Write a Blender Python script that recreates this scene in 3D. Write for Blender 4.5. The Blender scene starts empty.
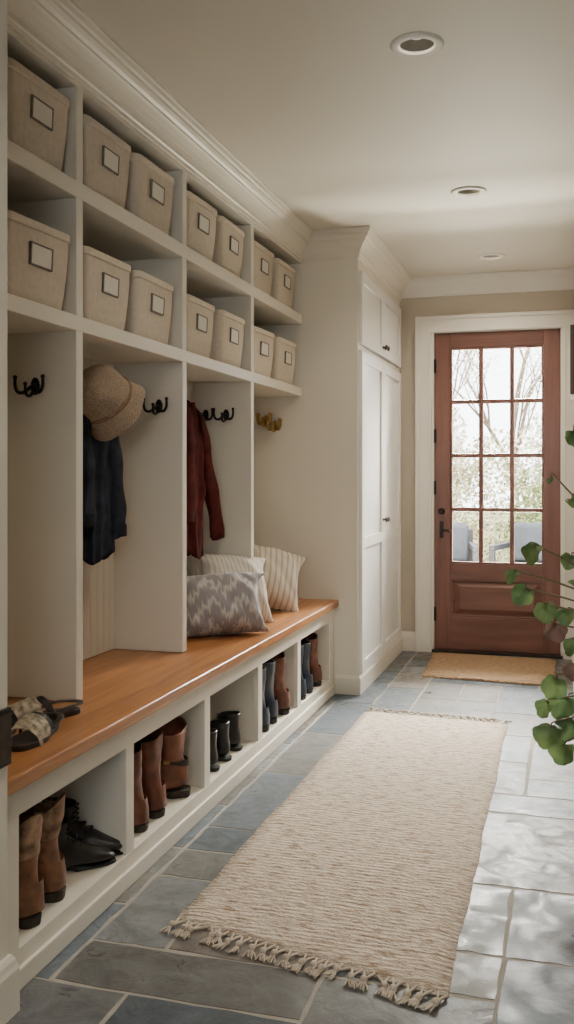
import bpy, bmesh, math, random
from mathutils import Vector, Matrix
random.seed(7)
scene = bpy.context.scene
COL = scene.collection

# ------------------------------------------------------------------ materials
def N(nt, t, **kw):
    n = nt.nodes.new(t)
    for k, v in kw.items():
        setattr(n, k, v)
    return n

def base_mat(name):
    m = bpy.data.materials.new(name); m.use_nodes = True
    nt = m.node_tree
    return m, nt, nt.nodes['Principled BSDF']

def mat(name, col, rough=0.6, var=0.12, nscale=6.0, bump=0.0, bscale=60.0, metal=0.0,
        stretch=(1, 1, 1), col2=None, weave=0, weave_s=300.0, sheen=0.0, spec=None):
    m, nt, b = base_mat(name)
    L = nt.links
    tc = N(nt, 'ShaderNodeTexCoord'); mp = N(nt, 'ShaderNodeMapping')
    mp.inputs['Scale'].default_value = stretch
    L.new(tc.outputs['Object'], mp.inputs['Vector'])
    no = N(nt, 'ShaderNodeTexNoise'); no.inputs['Scale'].default_value = nscale
    no.inputs['Detail'].default_value = 6
    L.new(mp.outputs[0], no.inputs['Vector'])
    rp = N(nt, 'ShaderNodeValToRGB')
    c2 = col2 if col2 else tuple(c * (1 - var) for c in col)
    c1 = col if col2 else tuple(min(1, c * (1 + var * 0.6)) for c in col)
    rp.color_ramp.elements[0].position = 0.32; rp.color_ramp.elements[1].position = 0.68
    rp.color_ramp.elements[0].color = (*c2, 1); rp.color_ramp.elements[1].color = (*c1, 1)
    L.new(no.outputs['Fac'], rp.inputs[0])
    L.new(rp.outputs[0], b.inputs['Base Color'])
    b.inputs['Roughness'].default_value = rough
    b.inputs['Metallic'].default_value = metal
    if spec is not None: b.inputs['Specular IOR Level'].default_value = spec
    if sheen: b.inputs['Sheen Weight'].default_value = sheen
    if bump or weave:
        bp = N(nt, 'ShaderNodeBump'); bp.inputs['Strength'].default_value = bump
        bp.inputs['Distance'].default_value = 0.004
        n2 = N(nt, 'ShaderNodeTexNoise'); n2.inputs['Scale'].default_value = bscale; n2.inputs['Detail'].default_value = 4
        L.new(mp.outputs[0], n2.inputs['Vector'])
        src = n2.outputs['Fac']
        if weave:
            for ax in ('X', 'Y', 'Z'):
                w = N(nt, 'ShaderNodeTexWave'); w.bands_direction = ax
                w.inputs['Scale'].default_value = weave_s / 20; w.inputs['Distortion'].default_value = 0.6
                L.new(tc.outputs['Object'], w.inputs['Vector'])
                a = N(nt, 'ShaderNodeMath', operation='ADD')
                L.new(src, a.inputs[0]); L.new(w.outputs['Fac'], a.inputs[1]); src = a.outputs[0]
        L.new(src, bp.inputs['Height']); L.new(bp.outputs[0], b.inputs['Normal'])
    return m

def wood(name, dark, light, rough, axis, scale=1.0, fine=True):
    m, nt, b = base_mat(name); L = nt.links
    tc = N(nt, 'ShaderNodeTexCoord'); mp = N(nt, 'ShaderNodeMapping')
    s = [14 * scale] * 3; s[axis] = 0.9 * scale
    mp.inputs['Scale'].default_value = s
    L.new(tc.outputs['Object'], mp.inputs['Vector'])
    no = N(nt, 'ShaderNodeTexNoise'); no.inputs['Scale'].default_value = 1.6
    no.inputs['Detail'].default_value = 10; no.inputs['Distortion'].default_value = 1.0; no.inputs['Roughness'].default_value = 0.62
    L.new(mp.outputs[0], no.inputs['Vector'])
    rp = N(nt, 'ShaderNodeValToRGB')
    rp.color_ramp.elements[0].position = 0.3; rp.color_ramp.elements[1].position = 0.70
    rp.color_ramp.elements[0].color = (*dark, 1); rp.color_ramp.elements[1].color = (*light, 1)
    L.new(no.outputs['Fac'], rp.inputs[0]); L.new(rp.outputs[0], b.inputs['Base Color'])
    bp = N(nt, 'ShaderNodeBump'); bp.inputs['Strength'].default_value = 0.15; bp.inputs['Distance'].default_value = 0.002
    L.new(no.outputs['Fac'], bp.inputs['Height']); L.new(bp.outputs[0], b.inputs['Normal'])
    b.inputs['Roughness'].default_value = rough
    return m

M = {}
M['cab'] = mat('painted_cabinet', (0.68, 0.635, 0.545), 0.42, 0.02, 2.5)
M['cabwhite'] = mat('painted_door_white', (0.77, 0.755, 0.72), 0.28, 0.02, 2.5)
M['casing'] = mat('painted_casing', (0.73, 0.695, 0.63), 0.4, 0.02, 2.5)
M['trim'] = mat('painted_trim', (0.70, 0.655, 0.565), 0.4, 0.02, 2)
M['wall'] = mat('wall_paint', (0.49, 0.43, 0.35), 0.75, 0.05, 2, bump=0.05, bscale=200)
M['ceil'] = mat('ceiling_paint', (0.64, 0.605, 0.52), 0.55, 0.03, 1.5, bump=0.04, bscale=180)
M['bench'] = wood('oiled_maple', (0.26, 0.105, 0.034), (0.55, 0.245, 0.088), 0.32, 1)
M['doorwood'] = wood('mahogany', (0.105, 0.045, 0.034), (0.205, 0.088, 0.064), 0.34, 2, 1.1)
M['doorwoodh'] = wood('mahogany_across', (0.115, 0.048, 0.036), (0.195, 0.084, 0.061), 0.34, 0, 0.7)
M['linen'] = mat('linen_basket', (0.63, 0.55, 0.45), 0.95, 0.07, 60, bump=0.32, bscale=260, weave=1, weave_s=2200, spec=0.15)
M['linenrim'] = mat('linen_rim', (0.65, 0.57, 0.47), 0.95, 0.08, 60, bump=0.3, bscale=300, spec=0.15)
M['blackmetal'] = mat('black_iron', (0.018, 0.016, 0.015), 0.42, 0.2, 30, metal=0.7)
M['bronze'] = mat('dark_bronze', (0.06, 0.045, 0.035), 0.35, 0.3, 40, metal=0.9)
M['pewter'] = mat('pewter', (0.17, 0.145, 0.12), 0.5, 0.2, 40, metal=0.1)
M['brass'] = mat('aged_brass', (0.42, 0.26, 0.09), 0.3, 0.25, 40, metal=0.9)
M['card'] = mat('card_paper', (0.68, 0.645, 0.57), 0.8, 0.03, 30)
M['straw'] = mat('straw', (0.57, 0.435, 0.315), 0.9, 0.3, 150, bump=0.8, bscale=140, weave=1, weave_s=1200, col2=(0.40, 0.295, 0.20))
M['hatband'] = mat('hat_band', (0.24, 0.145, 0.09), 0.85, 0.2, 60)
M['navy'] = mat('navy_wool', (0.022, 0.027, 0.040), 0.95, 0.5, 22, bump=0.5, bscale=250, spec=0.2)
M['navydark'] = mat('navy_trim', (0.012, 0.015, 0.022), 0.9, 0.3, 14, bump=0.3, bscale=300, spec=0.2)
M['burg'] = mat('burgundy_cloth', (0.080, 0.013, 0.011), 0.95, 0.45, 20, bump=0.5, bscale=250, spec=0.2)
M['burgdark'] = mat('burgundy_trim', (0.055, 0.009, 0.008), 0.95, 0.3, 14, bump=0.4, bscale=300, spec=0.2)
M['tanleather'] = mat('tan_leather', (0.22, 0.10, 0.05), 0.5, 0.5, 22, bump=0.6, bscale=60)
M['palesuede'] = mat('pale_suede', (0.33, 0.195, 0.115), 0.85, 0.5, 40, bump=0.7, bscale=90)
M['brownleather'] = mat('brown_leather', (0.15, 0.048, 0.025), 0.45, 0.5, 20, bump=0.6, bscale=50)
M['redleather'] = mat('cognac_leather', (0.21, 0.070, 0.034), 0.45, 0.4, 20, bump=0.5, bscale=50)
M['blackleather'] = mat('black_leather', (0.014, 0.012, 0.012), 0.4, 0.4, 20, bump=0.5, bscale=60)
M['navyrubber'] = mat('navy_rubber', (0.018, 0.028, 0.05), 0.35, 0.2, 10)
M['sole'] = mat('dark_sole', (0.028, 0.018, 0.013), 0.7, 0.3, 30)
M['blacksole'] = mat('black_rubber', (0.010, 0.010, 0.010), 0.7, 0.3, 30)
M['pattern'] = mat('patterned_weave', (0.58, 0.50, 0.38), 0.8, 0.3, 70, col2=(0.12, 0.095, 0.07), bump=0.4, bscale=200)
M['pot'] = mat('glazed_ceramic', (0.30, 0.28, 0.25), 0.4, 0.1, 8)
M['soil'] = mat('potting_soil', (0.03, 0.02, 0.014), 1, 0.4, 60, bump=1, bscale=80)
M['leafred'] = mat('leaf_aged', (0.26, 0.13, 0.10), 0.5, 0.4, 14, col2=(0.14, 0.09, 0.07))
M['stem'] = mat('plant_stem', (0.16, 0.13, 0.06), 0.6, 0.3, 20)
M['rope'] = mat('cotton_cord', (0.60, 0.51, 0.41), 0.95, 0.2, 90, bump=0.4, bscale=400)
M['white'] = mat('white_enamel', (0.78, 0.76, 0.70), 0.5, 0.02, 5)
M['baffle'] = mat('grey_baffle', (0.34, 0.32, 0.28), 0.5, 0.1, 5)
M['outchair'] = mat('grey_cushion', (0.022, 0.026, 0.033), 0.9, 0.2, 20, spec=.2)
M['outframe'] = mat('grey_frame', (0.02, 0.02, 0.024), 0.6, 0.2, 20, spec=.2)
M['lawn'] = mat('lawn', (0.25, 0.24, 0.12), 1, 0.4, 3, bump=0.5, bscale=60, col2=(0.16, 0.16, 0.07))
M['patio'] = mat('patio_stone', (0.70, 0.65, 0.57), 0.9, 0.15, 4)
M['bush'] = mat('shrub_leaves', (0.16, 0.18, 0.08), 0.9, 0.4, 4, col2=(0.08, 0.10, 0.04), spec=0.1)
M['bushpale'] = mat('pale_foliage', (0.42, 0.38, 0.24), 0.9, 0.4, 1.2, col2=(0.25, 0.235, 0.13), spec=0.1)  # warm garden haze mixed into the leaf colour
M['bushglow'] = mat('sunlit_foliage', (0.66, 0.62, 0.48), 0.9, 0.4, .7, col2=(0.46, 0.44, 0.31), spec=0.1)  # garden glow painted in: leaf colour lightened against the bright sky
M['bark'] = mat('bark', (0.17, 0.125, 0.09), 0.9, 0.4, 10)
M['paper'] = mat('art_paper', (0.45, 0.42, 0.36), 0.8, 0.2, 4)
M['darkwood'] = wood('walnut_frame', (0.05, 0.032, 0.022), (0.09, 0.058, 0.04), 0.5, 2)

def mat_leaf():
    m = mat('leaf_green', (0.19, 0.28, 0.10), 0.42, 0.4, 16, col2=(0.065, 0.135, 0.055), bump=0.2, bscale=50)
    nt = m.node_tree; b = nt.nodes['Principled BSDF']; out = nt.nodes['Material Output']
    src = b.inputs['Base Color'].links[0].from_socket
    tr = N(nt, 'ShaderNodeBsdfTranslucent'); nt.links.new(src, tr.inputs[0])
    mx = N(nt, 'ShaderNodeMixShader'); mx.inputs[0].default_value = 0.45
    nt.links.new(b.outputs[0], mx.inputs[1]); nt.links.new(tr.outputs[0], mx.inputs[2]); nt.links.new(mx.outputs[0], out.inputs[0])
    return m
M['leaf'] = mat_leaf()

def mat_floor():
    m, nt, b = base_mat('slate_tiles'); L = nt.links
    at = N(nt, 'ShaderNodeAttribute'); at.attribute_name = 'tilecol'
    tc = N(nt, 'ShaderNodeTexCoord')
    n1 = N(nt, 'ShaderNodeTexNoise'); n1.inputs['Scale'].default_value = 6.5; n1.inputs['Detail'].default_value = 14
    n1.inputs['Distortion'].default_value = 1.6; n1.inputs['Roughness'].default_value = 0.72
    L.new(tc.outputs['Object'], n1.inputs['Vector'])
    rp = N(nt, 'ShaderNodeValToRGB')
    rp.color_ramp.elements[0].position = 0.32; rp.color_ramp.elements[1].position = 0.68
    rp.color_ramp.elements[0].color = (0.58, 0.57, 0.56, 1); rp.color_ramp.elements[1].color = (1.28, 1.28, 1.27, 1)
    L.new(n1.outputs['Fac'], rp.inputs[0])
    mx = N(nt, 'ShaderNodeMix', data_type='RGBA', blend_type='MULTIPLY'); mx.inputs[0].default_value = 1
    L.new(at.outputs['Color'], mx.inputs[6]); L.new(rp.outputs[0], mx.inputs[7])
    n4 = N(nt, 'ShaderNodeTexNoise'); n4.inputs['Scale'].default_value = 2.6; n4.inputs['Detail'].default_value = 8; n4.inputs['Distortion'].default_value = 1.0
    mp4 = N(nt, 'ShaderNodeMapping'); mp4.inputs['Location'].default_value = (3.1, 7.7, 0)
    L.new(tc.outputs['Object'], mp4.inputs[0]); L.new(mp4.outputs[0], n4.inputs['Vector'])
    r4 = N(nt, 'ShaderNodeMapRange'); r4.inputs[1].default_value = 0.52; r4.inputs[2].default_value = 0.72; r4.inputs[4].default_value = 0.40
    L.new(n4.outputs['Fac'], r4.inputs[0])
    m4 = N(nt, 'ShaderNodeMix', data_type='RGBA', blend_type='MIX')
    L.new(r4.outputs[0], m4.inputs[0]); L.new(mx.outputs[2], m4.inputs[6]); m4.inputs[7].default_value = (0.150, 0.130, 0.110, 1)
    L.new(m4.outputs[2], b.inputs['Base Color'])
    n2 = N(nt, 'ShaderNodeTexNoise'); n2.inputs['Scale'].default_value = 10; n2.inputs['Detail'].default_value = 14; n2.inputs['Distortion'].default_value = 1.4; n2.inputs['Roughness'].default_value = 0.66
    L.new(tc.outputs['Object'], n2.inputs['Vector'])
    mr = N(nt, 'ShaderNodeMapRange'); mr.inputs[1].default_value = 0.35; mr.inputs[2].default_value = 0.65; mr.inputs[3].default_value = 0.26; mr.inputs[4].default_value = 0.62
    L.new(n2.outputs['Fac'], mr.inputs[0]); L.new(mr.outputs[0], b.inputs['Roughness'])
    b.inputs['Specular IOR Level'].default_value = 0.17
    bp = N(nt, 'ShaderNodeBump'); bp.inputs['Strength'].default_value = 0.5; bp.inputs['Distance'].default_value = 0.006
    L.new(n2.outputs['Fac'], bp.inputs['Height']); L.new(bp.outputs[0], b.inputs['Normal'])
    return m
M['floor'] = mat_floor()
M['grout'] = mat('grout', (0.36, 0.33, 0.285), 0.95, 0.12, 20, bump=0.4, bscale=150, spec=.05)

def mat_rug(name, c1, c2, c3, fx=16, bstr=0.6, bdist=.005, nx_=9, ny_=60, lo=.88, wd=1.6, p0=.34):
    m, nt, b = base_mat(name); L = nt.links
    tc = N(nt, 'ShaderNodeTexCoord')
    mp = N(nt, 'ShaderNodeMapping'); mp.inputs['Scale'].default_value = (nx_, ny_, 5)
    L.new(tc.outputs['Object'], mp.inputs['Vector'])
    n1 = N(nt, 'ShaderNodeTexNoise'); n1.inputs['Scale'].default_value = 1.5; n1.inputs['Detail'].default_value = 6; n1.inputs['Roughness'].default_value = 0.8
    L.new(mp.outputs[0], n1.inputs['Vector'])
    rp = N(nt, 'ShaderNodeValToRGB')
    e = rp.color_ramp.elements
    e[0].position = p0; e[0].color = (*c2, 1); e[1].position = p0 + .08; e[1].color = (*c1, 1)
    e2 = e.new(0.62); e2.color = (*c3, 1)
    L.new(n1.outputs['Fac'], rp.inputs[0])
    w = N(nt, 'ShaderNodeTexWave'); w.bands_direction = 'Y'; w.inputs['Scale'].default_value = fx
    w.inputs['Distortion'].default_value = wd; w.inputs['Detail'].default_value = 3; w.inputs['Detail Scale'].default_value = 4
    L.new(tc.outputs['Object'], w.inputs['Vector'])
    mp2 = N(nt, 'ShaderNodeMapping'); mp2.inputs['Scale'].default_value = (36, 78, 60)
    L.new(tc.outputs['Object'], mp2.inputs['Vector'])
    n3 = N(nt, 'ShaderNodeTexNoise'); n3.inputs['Scale'].default_value = 1.5; n3.inputs['Detail'].default_value = 3
    L.new(mp2.outputs[0], n3.inputs['Vector'])
    a = N(nt, 'ShaderNodeMath', operation='MULTIPLY_ADD'); L.new(n3.outputs['Fac'], a.inputs[0]); a.inputs[1].default_value = 3.8; L.new(w.outputs['Fac'], a.inputs[2])
    mr = N(nt, 'ShaderNodeMapRange'); mr.inputs[3].default_value = lo; mr.inputs[4].default_value = 1.03  # rib valleys darkened: shade between the ribs put into the colour
    L.new(w.outputs['Fac'], mr.inputs[0])
    vm = N(nt, 'ShaderNodeVectorMath', operation='SCALE'); L.new(rp.outputs[0], vm.inputs[0]); L.new(mr.outputs[0], vm.inputs['Scale'])
    L.new(vm.outputs[0], b.inputs['Base Color'])
    bp = N(nt, 'ShaderNodeBump'); bp.inputs['Strength'].default_value = bstr; bp.inputs['Distance'].default_value = bdist
    L.new(a.outputs[0], bp.inputs['Height']); L.new(bp.outputs[0], b.inputs['Normal'])
    b.inputs['Roughness'].default_value = 0.95; b.inputs['Specular IOR Level'].default_value = 0.1
    return m
M['rug'] = mat_rug('woven_runner', (0.59, 0.50, 0.405), (0.30, 0.21, 0.14), (0.70, 0.61, 0.51), fx=15, bstr=.55, bdist=.006, wd=2.6, p0=.41, nx_=12, ny_=50)
M['jute'] = mat_rug('woven_jute', (0.46, 0.30, 0.175), (0.22, 0.125, 0.065), (0.60, 0.41, 0.25), fx=12, bstr=1.0, bdist=.009, nx_=26, ny_=40)

def mat_ikat():
    m, nt, b = base_mat('ikat_fabric'); L = nt.links
    tc = N(nt, 'ShaderNodeTexCoord'); sp = N(nt, 'ShaderNodeSeparateXYZ')
    L.new(tc.outputs['Object'], sp.inputs[0])
    def mth(op, a, bb=None):
        n = N(nt, 'ShaderNodeMath', operation=op)
        for i, v in enumerate((a, bb)):
            if v is None: continue
            if isinstance(v, (int, float)): n.inputs[i].default_value = v
            else: L.new(v, n.inputs[i])
        return n.outputs[0]
    no = N(nt, 'ShaderNodeTexNoise'); no.inputs['Scale'].default_value = 40; no.inputs['Detail'].default_value = 5
    mp = N(nt, 'ShaderNodeMapping'); mp.inputs['Scale'].default_value = (2.2, 0.3, 1)
    L.new(tc.outputs['Object'], mp.inputs[0]); L.new(mp.outputs[0], no.inputs['Vector'])
    zig = mth('ABSOLUTE', mth('SUBTRACT', mth('FRACT', mth('MULTIPLY', sp.outputs[0], 7.5)), 0.5))
    v = mth('ADD', mth('MULTIPLY', sp.outputs[1], 11.0), mth('MULTIPLY', zig, 1.5))
    v = mth('ADD', v, mth('MULTIPLY', no.outputs['Fac'], 1.6))
    f = mth('FRACT', v)
    rp = N(nt, 'ShaderNodeValToRGB'); e = rp.color_ramp.elements
    e[0].position = 0.0; e[0].color = (0.25, 0.235, 0.25, 1)
    e[1].position = 1.0; e[1].color = (0.25, 0.235, 0.25, 1)
    for p, c in ((0.34, (0.28, 0.26, 0.275)), (0.52, (0.45, 0.425, 0.405)), (0.68, (0.53, 0.50, 0.47)), (0.84, (0.29, 0.27, 0.285))):
        q = e.new(p); q.color = (*c, 1)
    L.new(f, rp.inputs[0]); L.new(rp.outputs[0], b.inputs['Base Color'])
    b.inputs['Roughness'].default_value = 0.95
    return m
M['ikat'] = mat_ikat()

def mat_stripe(name, c1, c2, scale, direction='X', pos=0.7):
    m, nt, b = base_mat(name); L = nt.links
    tc = N(nt, 'ShaderNodeTexCoord')
    w = N(nt, 'ShaderNodeTexWave'); w.bands_direction = direction; w.inputs['Scale'].default_value = scale
    w.inputs['Distortion'].default_value = 0.15
    L.new(tc.outputs['Object'], w.inputs['Vector'])
    rp = N(nt, 'ShaderNodeValToRGB'); e = rp.color_ramp.elements
    e[0].position = pos; e[0].color = (*c1, 1); e[1].position = pos + 0.1; e[1].color = (*c2, 1)
    L.new(w.outputs['Fac'], rp.inputs[0]); L.new(rp.outputs[0], b.inputs['Base Color'])
    b.inputs['Roughness'].default_value = 0.9
    return m
M['stripe'] = mat_stripe('stripe_fabric', (0.66, 0.60, 0.50), (0.43, 0.38, 0.31), 11)
M['stripe2'] = mat_stripe('fine_stripe_fabric', (0.66, 0.61, 0.54), (0.50, 0.45, 0.38), 16)

def mat_glass():
    m = bpy.data.materials.new('window_glass'); m.use_nodes = True
    nt = m.node_tree; nt.nodes.clear()
    o = N(nt, 'ShaderNodeOutputMaterial'); t = N(nt, 'ShaderNodeBsdfTransparent'); g = N(nt, 'ShaderNodeBsdfGlossy')
    g.inputs['Roughness'].default_value = 0.02
    t.inputs[0].default_value = (0.96, 0.97, 0.96, 1)
    fr = N(nt, 'ShaderNodeFresnel'); fr.inputs[0].default_value = 1.35
    mx = N(nt, 'ShaderNodeMixShader')
    nt.links.new(fr.outputs[0], mx.inputs[0]); nt.links.new(t.outputs[0], mx.inputs[1]); nt.links.new(g.outputs[0], mx.inputs[2])
    nt.links.new(mx.outputs[0], o.inputs[0])
    return m
M['glass'] = mat_glass()
def mat_emit(name, col, s):
    m, nt, b = base_mat(name)
    b.inputs['Base Color'].default_value = (*col, 1)
    b.inputs['Emission Color'].default_value = (*col, 1); b.inputs['Emission Strength'].default_value = s
    return m
M['lens'] = mat_emit('lamp_lens', (1, 0.93, 0.8), 0.3)

# ------------------------------------------------------------------ helpers
def put(o, parent=None):
    COL.objects.link(o)
    if parent is not None: o.parent = parent
    return o

def tag(o, label, category, group=None):
    o['label'] = label; o['category'] = category
    if group: o['group'] = group
    return o

def empty(name, loc=(0, 0, 0), rot=(0, 0, 0), label=None, category=None, group=None):
    o = bpy.data.objects.new(name, None); o.empty_display_size = 0.05
    o.location = loc; o.rotation_euler = rot
    put(o)
    if label: tag(o, label, category, group)
    return o

def finish(name, bm, material, parent=None, smooth=False, bevel=0, sub=0, segs=2, label=None, category=None, group=None, kind=None):
    bmesh.ops.recalc_face_normals(bm, faces=bm.faces)
    me = bpy.data.meshes.new(name); bm.to_mesh(me); bm.free()
    mats = material if isinstance(material, (list, tuple)) else [material]
    for mm in mats: me.materials.append(mm)
    if smooth:
        for p in me.polygons: p.use_smooth = True
    o = bpy.data.objects.new(name, me); put(o, parent)
    if bevel:
        md = o.modifiers.new('bevel', 'BEVEL'); md.width = bevel; md.segments = segs
        md.limit_method = 'ANGLE'; md.angle_limit = math.radians(40)
    if sub:
        md = o.modifiers.new('sub', 'SUBSURF'); md.levels = sub; md.render_levels = sub
    if label and category: tag(o, label, category, group)
    elif label: o['label'] = label
    if kind: o['kind'] = kind
    return o

def box(bm, x0, x1, y0, y1, z0, z1, mi=0):
    vs = [bm.verts.new((x, y, z)) for z in (z0, z1) for y in (y0, y1) for x in (x0, x1)]
    for f in ((0, 2, 3, 1), (4, 5, 7, 6), (0, 1, 5, 4), (2, 6, 7, 3), (0, 4, 6, 2), (1, 3, 7, 5)):
        ff = bm.faces.new([vs[i] for i in f]); ff.material_index = mi

def boxes(name, lst, material, **kw):
    """boxes that share a surface are stepped by a hair so no two faces coincide"""
    bm = bmesh.new()
    for i, b in enumerate(lst):
        e = (i % 11) * 0.00012
        box(bm, b[0] + e, b[1] - e, b[2] + e, b[3] - e, b[4] + e, b[5] - e)
    return finish(name, bm, material, **kw)

def loft(bm, rings, cap0=True, cap1=True, closed=True, mi=0):
    vr = [[bm.verts.new(p) for p in r] for r in rings]
    n = len(rings[0])
    for a, b in zip(vr[:-1], vr[1:]):
        for i in range(n if closed else n - 1):
            j = (i + 1) % n
            f = bm.faces.new((a[i], a[j], b[j], b[i])); f.material_index = mi
    if cap0: bm.faces.new(list(reversed(vr[0]))).material_index = mi
    if cap1: bm.faces.new(vr[-1]).material_index = mi
    return vr

def catmull(pts, k=5):
    pts = [Vector(p) for p in pts]
    P = [pts[0] * 2 - pts[1]] + pts + [pts[-1] * 2 - pts[-2]]
    out = []
    for i in range(1, len(P) - 2):
        for s in range(k):
            t = s / k
            a, b, c, d = P[i - 1], P[i], P[i + 1], P[i + 2]
            out.append(0.5 * ((2 * b) + (c - a) * t + (2 * a - 5 * b + 4 * c - d) * t * t + (3 * b - a - 3 * c + d) * t ** 3))
    out.append(P[-2])
    return out

def tube(bm, pts, r, segs=8, mi=0, flat=1.0, up=None):
    pts = [Vector(p) for p in pts]
    n = len(pts)
    rad = r if isinstance(r, (list, tuple)) else [r] * n
    if len(rad) != n:
        rad = [rad[0] + (rad[-1] - rad[0]) * i / (n - 1) for i in range(n)] if len(rad) == 2 else \
              [rad[min(len(rad) - 1, int(i / (n - 1) * (len(rad) - 1)))] for i in range(n)]
    t0 = (pts[1] - pts[0]).normalized()
    ref = Vector(up) if up else (Vector((0, 0, 1)) if abs(t0.z) < 0.9 else Vector((1, 0, 0)))
    u = t0.cross(ref).normalized()
    rings = []
    for i in range(n):
        t = (pts[min(i + 1, n - 1)] - pts[max(i - 1, 0)]).normalized()
        u = (u - t * u.dot(t)).normalized(); v = t.cross(u)
        rings.append([pts[i] + (u * math.cos(a) + v * math.sin(a) * flat) * rad[i] for a in [2 * math.pi * k / segs for k in range(segs)]])
    loft(bm, rings, mi=mi)

def lathe(bm, prof, segs=32, mi=0, cx=0, cy=0, closed=False):
    rings = [[(cx + r * math.cos(2 * math.pi * k / segs), cy + r * math.sin(2 * math.pi * k / segs), z) for k in range(segs)] for r, z in prof]
    loft(bm, rings, cap0=not closed, cap1=not closed, mi=mi)

def ball(bm, c, r, seg=12, sz=1.0):
    rings = []
    for i in range(1, seg // 2 + 1):
        a = math.pi * i / (seg // 2 + 1)
        rings.append([(c[0] + r * math.sin(a) * math.cos(2 * math.pi * k / seg), c[1] + r * math.sin(a) * math.sin(2 * math.pi * k / seg), c[2] + r * sz * math.cos(a)) for k in range(seg)])
    loft(bm, rings)

def sweep(name, path, prof, material, **kw):
    """prof: (out, z); out measured to the right of travel direction"""
    bm = bmesh.new(); P = [Vector((p[0], p[1])) for p in path]; n = len(P)
    rings = []
    for i in range(n):
        d0 = (P[i] - P[i - 1]).normalized() if i > 0 else None
        d1 = (P[i + 1] - P[i]).normalized() if i < n - 1 else None
        n0 = Vector((d0.y, -d0.x)) if d0 is not None else None
        n1 = Vector((d1.y, -d1.x)) if d1 is not None else None
        if n0 is None: mt = n1
        elif n1 is None: mt = n0
        else:
            s = n0 + n1; mt = s / (s.dot(n0)) if s.length > 1e-6 else n0
        rings.append([(P[i].x + mt.x * o, P[i].y + mt.y * o, z) for o, z in prof])
    loft(bm, rings)
    return finish(name, bm, material, **kw)

def copy_thing(root, loc=None, rot=None, scale=None):
    new = root.copy(); COL.objects.link(new)
    if loc is not None: new.location = loc
    if rot is not None: new.rotation_euler = rot
    if scale is not None: new.scale = scale
    def rec(src, dst):
        for c in list(src.children):
            k = c.copy(); COL.objects.link(k); k.parent = dst
            rec(c, k)
    rec(root, new)
    return new

# ------------------------------------------------------------------ dimensions
H = 2.46
XW, XS, XB, XT = -1.68, -1.38, -1.20, -1.07
XN = -1.165
XR = 0.045
Y0, YT, YF = 1.80, 4.93, 6.25
BT = 0.50

# ------------------------------------------------------------------ floor (ashlar slate)
def build_floor():
    bm = bmesh.new()
    lay = bm.loops.layers.float_color.new('tilecol')
    cs = 0.20
    x0, y0 = -1.75, -1.45
    nx, ny = 16, 39
    occ = [[False] * ny for _ in range(nx)]
    rnd = random.Random(33)
    pal = [(0.118, 0.138, 0.160), (0.134, 0.153, 0.175), (0.158, 0.149, 0.137), (0.100, 0.118, 0.140), (0.160, 0.167, 0.173), (0.142, 0.141, 0.135), (0.130, 0.160, 0.190), (0.150, 0.133, 0.118), (0.112, 0.134, 0.160)]
    shapes = [(2, 2), (3, 2), (2, 3), (2, 1), (2, 1), (1, 2), (3, 2), (2, 3), (1, 1), (3, 1), (2, 2)]
    g = 0.0055
    for j in range(ny):
        for i in range(nx):
            if occ[i][j]: continue
            ch = shapes[:]; rnd.shuffle(ch); ch.append((1, 1))
            if rnd.random() < .8 and ch[0] == (1, 1): ch = ch[1:]
            for (w, h) in ch:
                if i + w > nx or j + h > ny: continue
                if any(occ[i + a][j + b] for a in range(w) for b in range(h)): continue
                break
            for a in range(w):
                for b in range(h): occ[i + a][j + b] = True
            xa, xb = x0 + i * cs + g, x0 + (i + w) * cs - g
            ya, yb = y0 + j * cs + g, y0 + (j + h) * cs - g
            jt = lambda: rnd.uniform(-0.004, 0.004)
            out = []
            for (ax, ay, bx, by) in ((xa, ya, xb, ya), (xb, ya, xb, yb), (xb, yb, xa, yb), (xa, yb, xa, ya)):
                for t in (0, .2, .4, .6, .8):
                    out.append((ax + (bx - ax) * t + jt(), ay + (by - ay) * t + jt()))
            zt = rnd.uniform(-0.0006, 0.0)
            cxm, cym = (xa + xb) / 2, (ya + yb) / 2
            r0 = [(x, y, -0.008) for x, y in out]
            r1 = [(x, y, zt - 0.0006) for x, y in out]
            r2 = [(x + (0.0012 if x < cxm else -0.0012), y + (0.0012 if y < cym else -0.0012), zt) for x, y in out]
            c = rnd.choice(pal); s = rnd.uniform(0.70, 1.22); c = (c[0] * s, c[1] * s, c[2] * s, 1)
            before = len(bm.faces)
            loft(bm, [r0, r1, r2], cap0=False, cap1=True)
            bm.faces.ensure_lookup_table()
            for f in bm.faces[before:]:
                for lp in f.loops: lp[lay] = c
    box(bm, -1.9, 1.6, -1.6, 6.42, -0.1, -0.0016, mi=1)
    return finish('floor', bm, [M['floor'], M['grout']], kind='structure')
build_floor()

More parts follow.
